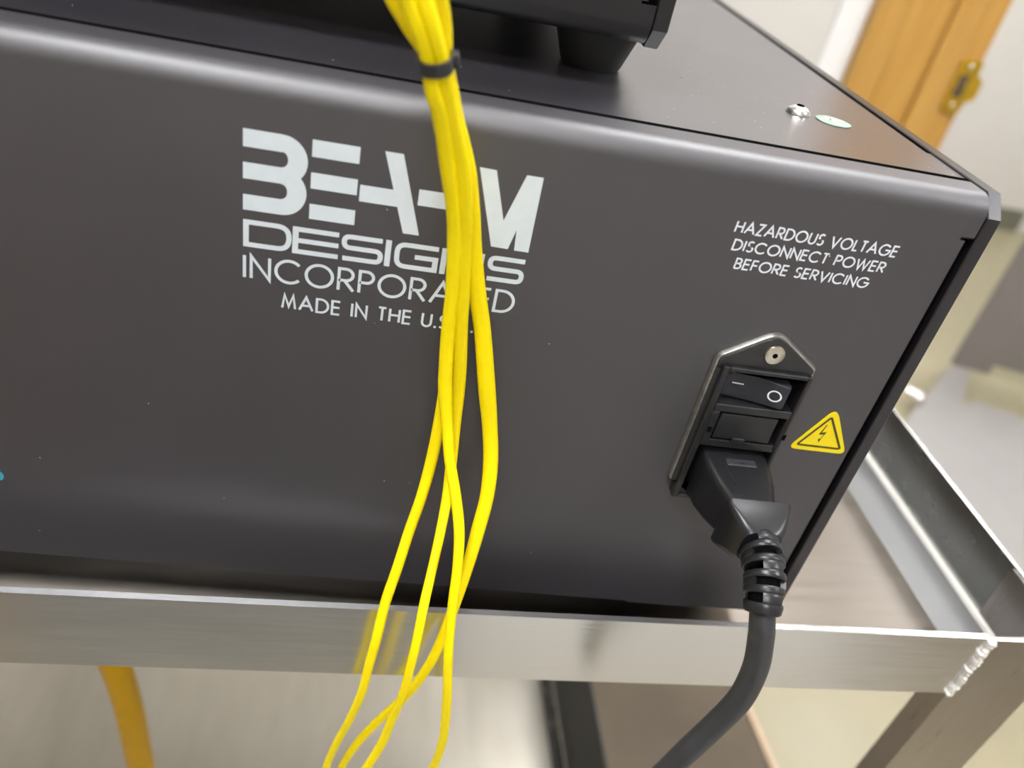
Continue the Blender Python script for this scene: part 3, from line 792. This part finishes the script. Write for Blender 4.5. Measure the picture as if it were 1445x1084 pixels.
for k in range(4):
    t0 = 0.205+k*0.155; band(t0, t0+0.075, rad(t0), rad(t0+0.075))
band(0.835, 1.0, rad(0.835), 0.0048)
gaps = [(0.09,0.21)] + [(0.27+k*0.155, 0.37+k*0.155) for k in range(3)] + [(0.735,0.85)]
for i, (a, b) in enumerate(gaps):
    offs = (5, 19) if i % 2 == 0 else (12, 26)
    for o_ in offs:
        band(a, b, rad(a)*0.985, rad(b)*0.985, o_, o_+5)
mesh_obj('strain_relief', rg, M_PLUG, cord, smooth=True)
CORD = [(0.1055, -0.046, 0.9449, 3.47), (0.1083, -0.0475, 0.9359, 3.54), (0.1104, -0.049, 0.925, 3.63), (0.1104, -0.05, 0.9122, 3.73), (0.1078, -0.05, 0.8995, 3.84), (0.1037, -0.0505, 0.8869, 3.94), (0.1003, -0.051, 0.8761, 4.02), (0.0955, -0.052, 0.8604, 4.14), (0.0946, -0.053, 0.8422, 4.29)]
CORD = [(0.1060,-0.0455,0.9447,0.0034)] + [(a, b, c, 0.0036) for a, b, c, _ in CORD]
CORD[1] = (0.1069,-0.0472,0.9405,0.0035)
mesh_obj('cable', add_tube(bmesh.new(), catmull(CORD, 8), 24), M_CORD, cord, smooth=True)

# ================================================================== YELLOW CABLES
def oval(a):      # flat twin-core jacket: two lobes with a shallow waist
    c, s = math.cos(a), math.sin(a)
    return (c, s*(0.80-0.10*math.exp(-(c/0.28)**2)))
CAB = {}
CAB['A'] = [(-0.0139, -0.0235, 1.0821, 1.07), (-0.0099, -0.023, 1.0762, 1.11), (-0.0063, -0.022, 1.071, 1.14), (-0.0027, -0.021, 1.0664, 1.17), (0.0014, -0.02, 1.0614, 1.21), (0.0031, -0.0185, 1.0553, 1.52), (0.0052, -0.0165, 1.0494, 1.57), (0.0086, -0.012, 1.0383, 1.68), (0.0113, -0.0085, 1.0269, 1.61), (0.0139, -0.005, 1.0129, 1.54), (0.0153, -0.005, 1.0012, 1.59), (0.0161, -0.005, 0.9886, 1.56), (0.0165, -0.005, 0.975, 1.61), (0.0165, -0.005, 0.9628, 1.67), (0.0161, -0.006, 0.9506, 1.71), (0.0148, -0.009, 0.9394, 1.63), (0.0126, -0.013, 0.9288, 1.6), (0.0106, -0.018, 0.919, 1.56), (0.0084, -0.0225, 0.9084, 1.57), (0.0072, -0.0265, 0.8969, 1.54), (0.006, -0.028, 0.885, 1.46), (0.0049, -0.028, 0.8703, 1.4), (0.002, -0.026, 0.8511, 1.35), (-0.0011, -0.024, 0.8348, 1.34), (-0.0036, -0.022, 0.8156, 1.33), (-0.005, -0.02, 0.789, 1.34)]
CAB['B'] = [(-0.0094, -0.03, 1.0836, 1.09), (-0.0066, -0.0295, 1.0778, 1.12), (-0.0039, -0.0275, 1.0724, 1.17), (-0.0013, -0.0265, 1.0678, 1.2), (0.0011, -0.025, 1.0626, 1.23), (0.0027, -0.024, 1.0568, 1.4), (0.0049, -0.022, 1.0518, 1.45), (0.0079, -0.0185, 1.0406, 1.54), (0.0107, -0.0155, 1.0298, 1.47), (0.0122, -0.0135, 1.0205, 1.53), (0.0135, -0.012, 1.0085, 1.51), (0.0142, -0.011, 0.9964, 1.57), (0.0152, -0.0105, 0.9855, 1.62), (0.016, -0.0105, 0.9789, 1.66), (0.0181, -0.0115, 0.9682, 1.56), (0.0203, -0.014, 0.9581, 1.54), (0.0232, -0.018, 0.9491, 1.55), (0.0255, -0.0225, 0.9403, 1.52), (0.0264, -0.027, 0.931, 1.43), (0.0266, -0.031, 0.9209, 1.4), (0.0273, -0.034, 0.9091, 1.42), (0.0284, -0.036, 0.8987, 1.4), (0.0302, -0.036, 0.8848, 1.45), (0.0319, -0.035, 0.8684, 1.45), (0.0328, -0.034, 0.8547, 1.39), (0.0322, -0.032, 0.8365, 1.45), (0.029, -0.03, 0.8108, 1.4)]
CAB['C'] = [(-0.005, -0.0275, 1.0841, 1.28), (-0.0029, -0.027, 1.0781, 1.32), (-0.0008, -0.027, 1.0729, 1.48), (0.0013, -0.0265, 1.0682, 1.39), (0.0034, -0.025, 1.063, 1.24), (0.0054, -0.023, 1.057, 1.48), (0.0072, -0.021, 1.0512, 1.53), (0.0108, -0.0175, 1.0408, 1.62), (0.0131, -0.015, 1.03, 1.55), (0.0143, -0.0125, 1.0204, 1.62), (0.016, -0.0105, 1.008, 1.69), (0.0172, -0.009, 0.9977, 1.67), (0.0188, -0.0075, 0.9862, 1.65), (0.0199, -0.0065, 0.9765, 1.6), (0.0207, -0.0065, 0.9646, 1.65), (0.0214, -0.0085, 0.9535, 1.59), (0.0217, -0.012, 0.9432, 1.51), (0.021, -0.018, 0.935, 1.41), (0.0199, -0.0245, 0.9274, 1.35), (0.0187, -0.031, 0.9199, 1.39), (0.018, -0.036, 0.9107, 1.3), (0.0174, -0.038, 0.9004, 1.27), (0.0167, -0.038, 0.8866, 1.31), (0.0148, -0.036, 0.8684, 1.43), (0.0133, -0.035, 0.8547, 1.48), (0.0098, -0.034, 0.8383, 1.47), (0.0039, -0.032, 0.8129, 1.37)]
CAB['D'] = [(-0.0022, -0.027, 1.0846, 1.17), (0.0, -0.0265, 1.0785, 1.21), (0.0019, -0.0245, 1.0729, 1.25), (0.0033, -0.0225, 1.0678, 1.3), (0.0043, -0.0208, 1.0621, 1.2), (0.0064, -0.0185, 1.0559, 1.32), (0.0084, -0.0165, 1.05, 1.36), (0.0123, -0.013, 1.0393, 1.59), (0.0153, -0.01, 1.0282, 1.52), (0.0172, -0.008, 1.0187, 1.66), (0.02, -0.007, 1.0067, 1.91), (0.0233, -0.0065, 0.995, 1.98), (0.0274, -0.0065, 0.9776, 2.13), (0.0302, -0.0065, 0.9659, 2.15), (0.0324, -0.008, 0.9546, 2.15), (0.0331, -0.011, 0.9438, 2.08), (0.0321, -0.0145, 0.9328, 2.06), (0.0308, -0.0185, 0.922, 1.77), (0.0289, -0.0225, 0.9107, 1.69), (0.0268, -0.0255, 0.8977, 1.61), (0.0242, -0.027, 0.8855, 1.59), (0.0197, -0.025, 0.8672, 1.61), (0.0115, -0.022, 0.8455, 1.57), (0.006, -0.021, 0.8303, 1.49), (0.0017, -0.02, 0.8124, 1.35), (-0.0011, -0.02, 0.7893, 1.34)]
LAB = {'A': 'yellow twin cable of the tied bundle hanging leftmost over the steel rail',
       'B': 'yellow twin cable of the tied bundle crossing in front and hanging rightmost at the bottom',
       'C': 'yellow twin cable of the tied bundle passing behind another, second from left over the rail',
       'D': 'yellow twin cable of the tied bundle bulging right, then passing behind the rightmost one'}
for k in 'ABCD':
    pts = [(x, y, z, max(r, 1.33)*(1.10 if z > 0.97 else 1.0)/1000) for x, y, z, r in CAB[k]]
    o = mesh_obj('signal_cable', add_tube(bmesh.new(), catmull(pts, 5), 20, oval), M_YEL, None, smooth=True)
    tag(o, LAB[k], 'cable', 'yellow cables tied in a bundle')
# black zip tie round the bundle
tie = empty('cable_tie', (0.0029, -0.0225, 1.0620), 'black nylon zip tie round the bundle of yellow cables', 'cable tie')
tc_, td_ = Vector((0.0025, -0.0227, 1.0624)), Vector((0.26, 0.62, -0.74))
td_ = (Vector((0.0047,-0.0215,1.0560))-Vector((0.0020,-0.0245,1.0680))).normalized()
tu = Vector((1, 0, 0)); tu = (tu-td_*tu.dot(td_)).normalized(); tv = td_.cross(tu).normalized()
tm = bmesh.new(); n = 40; W2, A_, B_ = 0.0013, 0.0030, 0.0042
rr = []
for (off, k) in ((-W2,1.0),(-W2,1.15),(W2,1.15),(W2,1.0)):
    rr.append([tm.verts.new(tc_+td_*off+tu*(A_*k*math.copysign(abs(math.cos(2*math.pi*i/n))**0.8, math.cos(2*math.pi*i/n)))+tv*(B_*k*math.copysign(abs(math.sin(2*math.pi*i/n))**0.8, math.sin(2*math.pi*i/n)))) for i in range(n)])
for j in range(4):
    a, b = rr[j], rr[(j+1) % 4]
    for i in range(n): tm.faces.new((a[i], a[(i+1) % n], b[(i+1) % n], b[i]))
mesh_obj('strap', tm, M_TIE, tie, smooth=True)
hd = bmesh.new(); add_box(hd, -0.0007, 0.0007, -0.0013, 0.0013, -0.0013, 0.0013, bev=0.0003)
mr_ = Matrix((tu, tv, td_)).transposed().to_4x4()
bmesh.ops.transform(hd, matrix=Matrix.Translation(tc_+tu*(A_*1.24)) @ mr_, verts=hd.verts)
mesh_obj('tie_head', hd, M_TIE, tie, smooth=True)

# thick amber cable hanging behind the front rail
th = add_tube(bmesh.new(), catmull([(-0.215,0.30,0.868,0.0092),(-0.196,0.26,0.78,0.0092),(-0.166,0.155,0.665,0.0092),(-0.152,0.155,0.625,0.0092),(-0.1455,0.155,0.575,0.0092),(-0.1425,0.155,0.515,0.0092),(-0.141,0.155,0.44,0.0092),(-0.141,0.15,0.37,0.0092),(-0.141,0.13,0.325,0.0092),(-0.145,0.09,0.3040,0.0092),(-0.16,0.03,0.3028,0.0092)], 8), 20)
o = mesh_obj('thick_cable', th, M_YEL2, None, smooth=True)
tag(o, 'thick amber yellow cable hanging below the cart deck behind the front rail', 'cable')

# ================================================================== UPPER INSTRUMENT
up = empty('instrument_unit', (-0.06, 0.15, 1.0601), 'smaller black instrument standing on rubber feet on top of the large case', 'instrument')
UY, UX, UZ0, UZ1, UD, UR = 0.038, 0.0570, 1.0602, 1.135, 0.30, 0.0055
def uprof(z0):
    lo = [(UY+0.0128, UZ0+TS), (UY+0.0128, UZ0), (UY+UR, UZ0)] + [(UY+UR-UR*math.sin(R(a)), UZ0+UR-UR*math.cos(R(a))) for a in range(6, 90, 6)] + [(UY, UZ0+UR), (UY, z0)]
    return lo + [(UY+TS, z0), (UY+TS, UZ0+UR), (UY+UR, UZ0+TS)]
uf = bmesh.new()
add_prism(uf, uprof(UZ1), -0.20, UX-0.0045, axis='x')
add_prism(uf, uprof(1.0702), UX-0.0045, UX-0.0004, axis='x')
add_box(uf, UX-0.0045, UX-0.0028, UY, UY+TS, 1.0709, UZ1)
mesh_obj('front_panel', uf, M_UNIT, up, smooth=True)
mesh_obj('side_panel', side_plate(UX, UX+0.0042, UD, UZ1, UZ0-0.0008, y0=UY), M_UNIT, up)
mesh_obj('side_panel', side_plate(-0.2045, -0.2003, UD, UZ1, UZ0-0.0008, y0=UY), M_UNIT, up)
mesh_obj('inner_chassis', box(-0.198, UX-0.0003, UY+0.003, UD-0.01, UZ0+0.006, UZ1-0.002), M_DARK, up)
mesh_obj('bottom_panel', box(-0.199, UX-0.0003, UY+0.0125, UD-0.005, UZ0, UZ0+0.002), M_FACE, up)
mesh_obj('lid', box(-0.199, UX-0.0003, UY+0.002, UD-0.005, UZ1-0.002, UZ1-0.0002), M_LID, up)
for fx in (-0.165, 0.0485):
    for fy in (0.0655, 0.27):
        mesh_obj('foot', foot_bm(fx, fy, ZTOP-0.0001, UZ0, 0.0092, 0.0125), M_RUB, up, smooth=True)
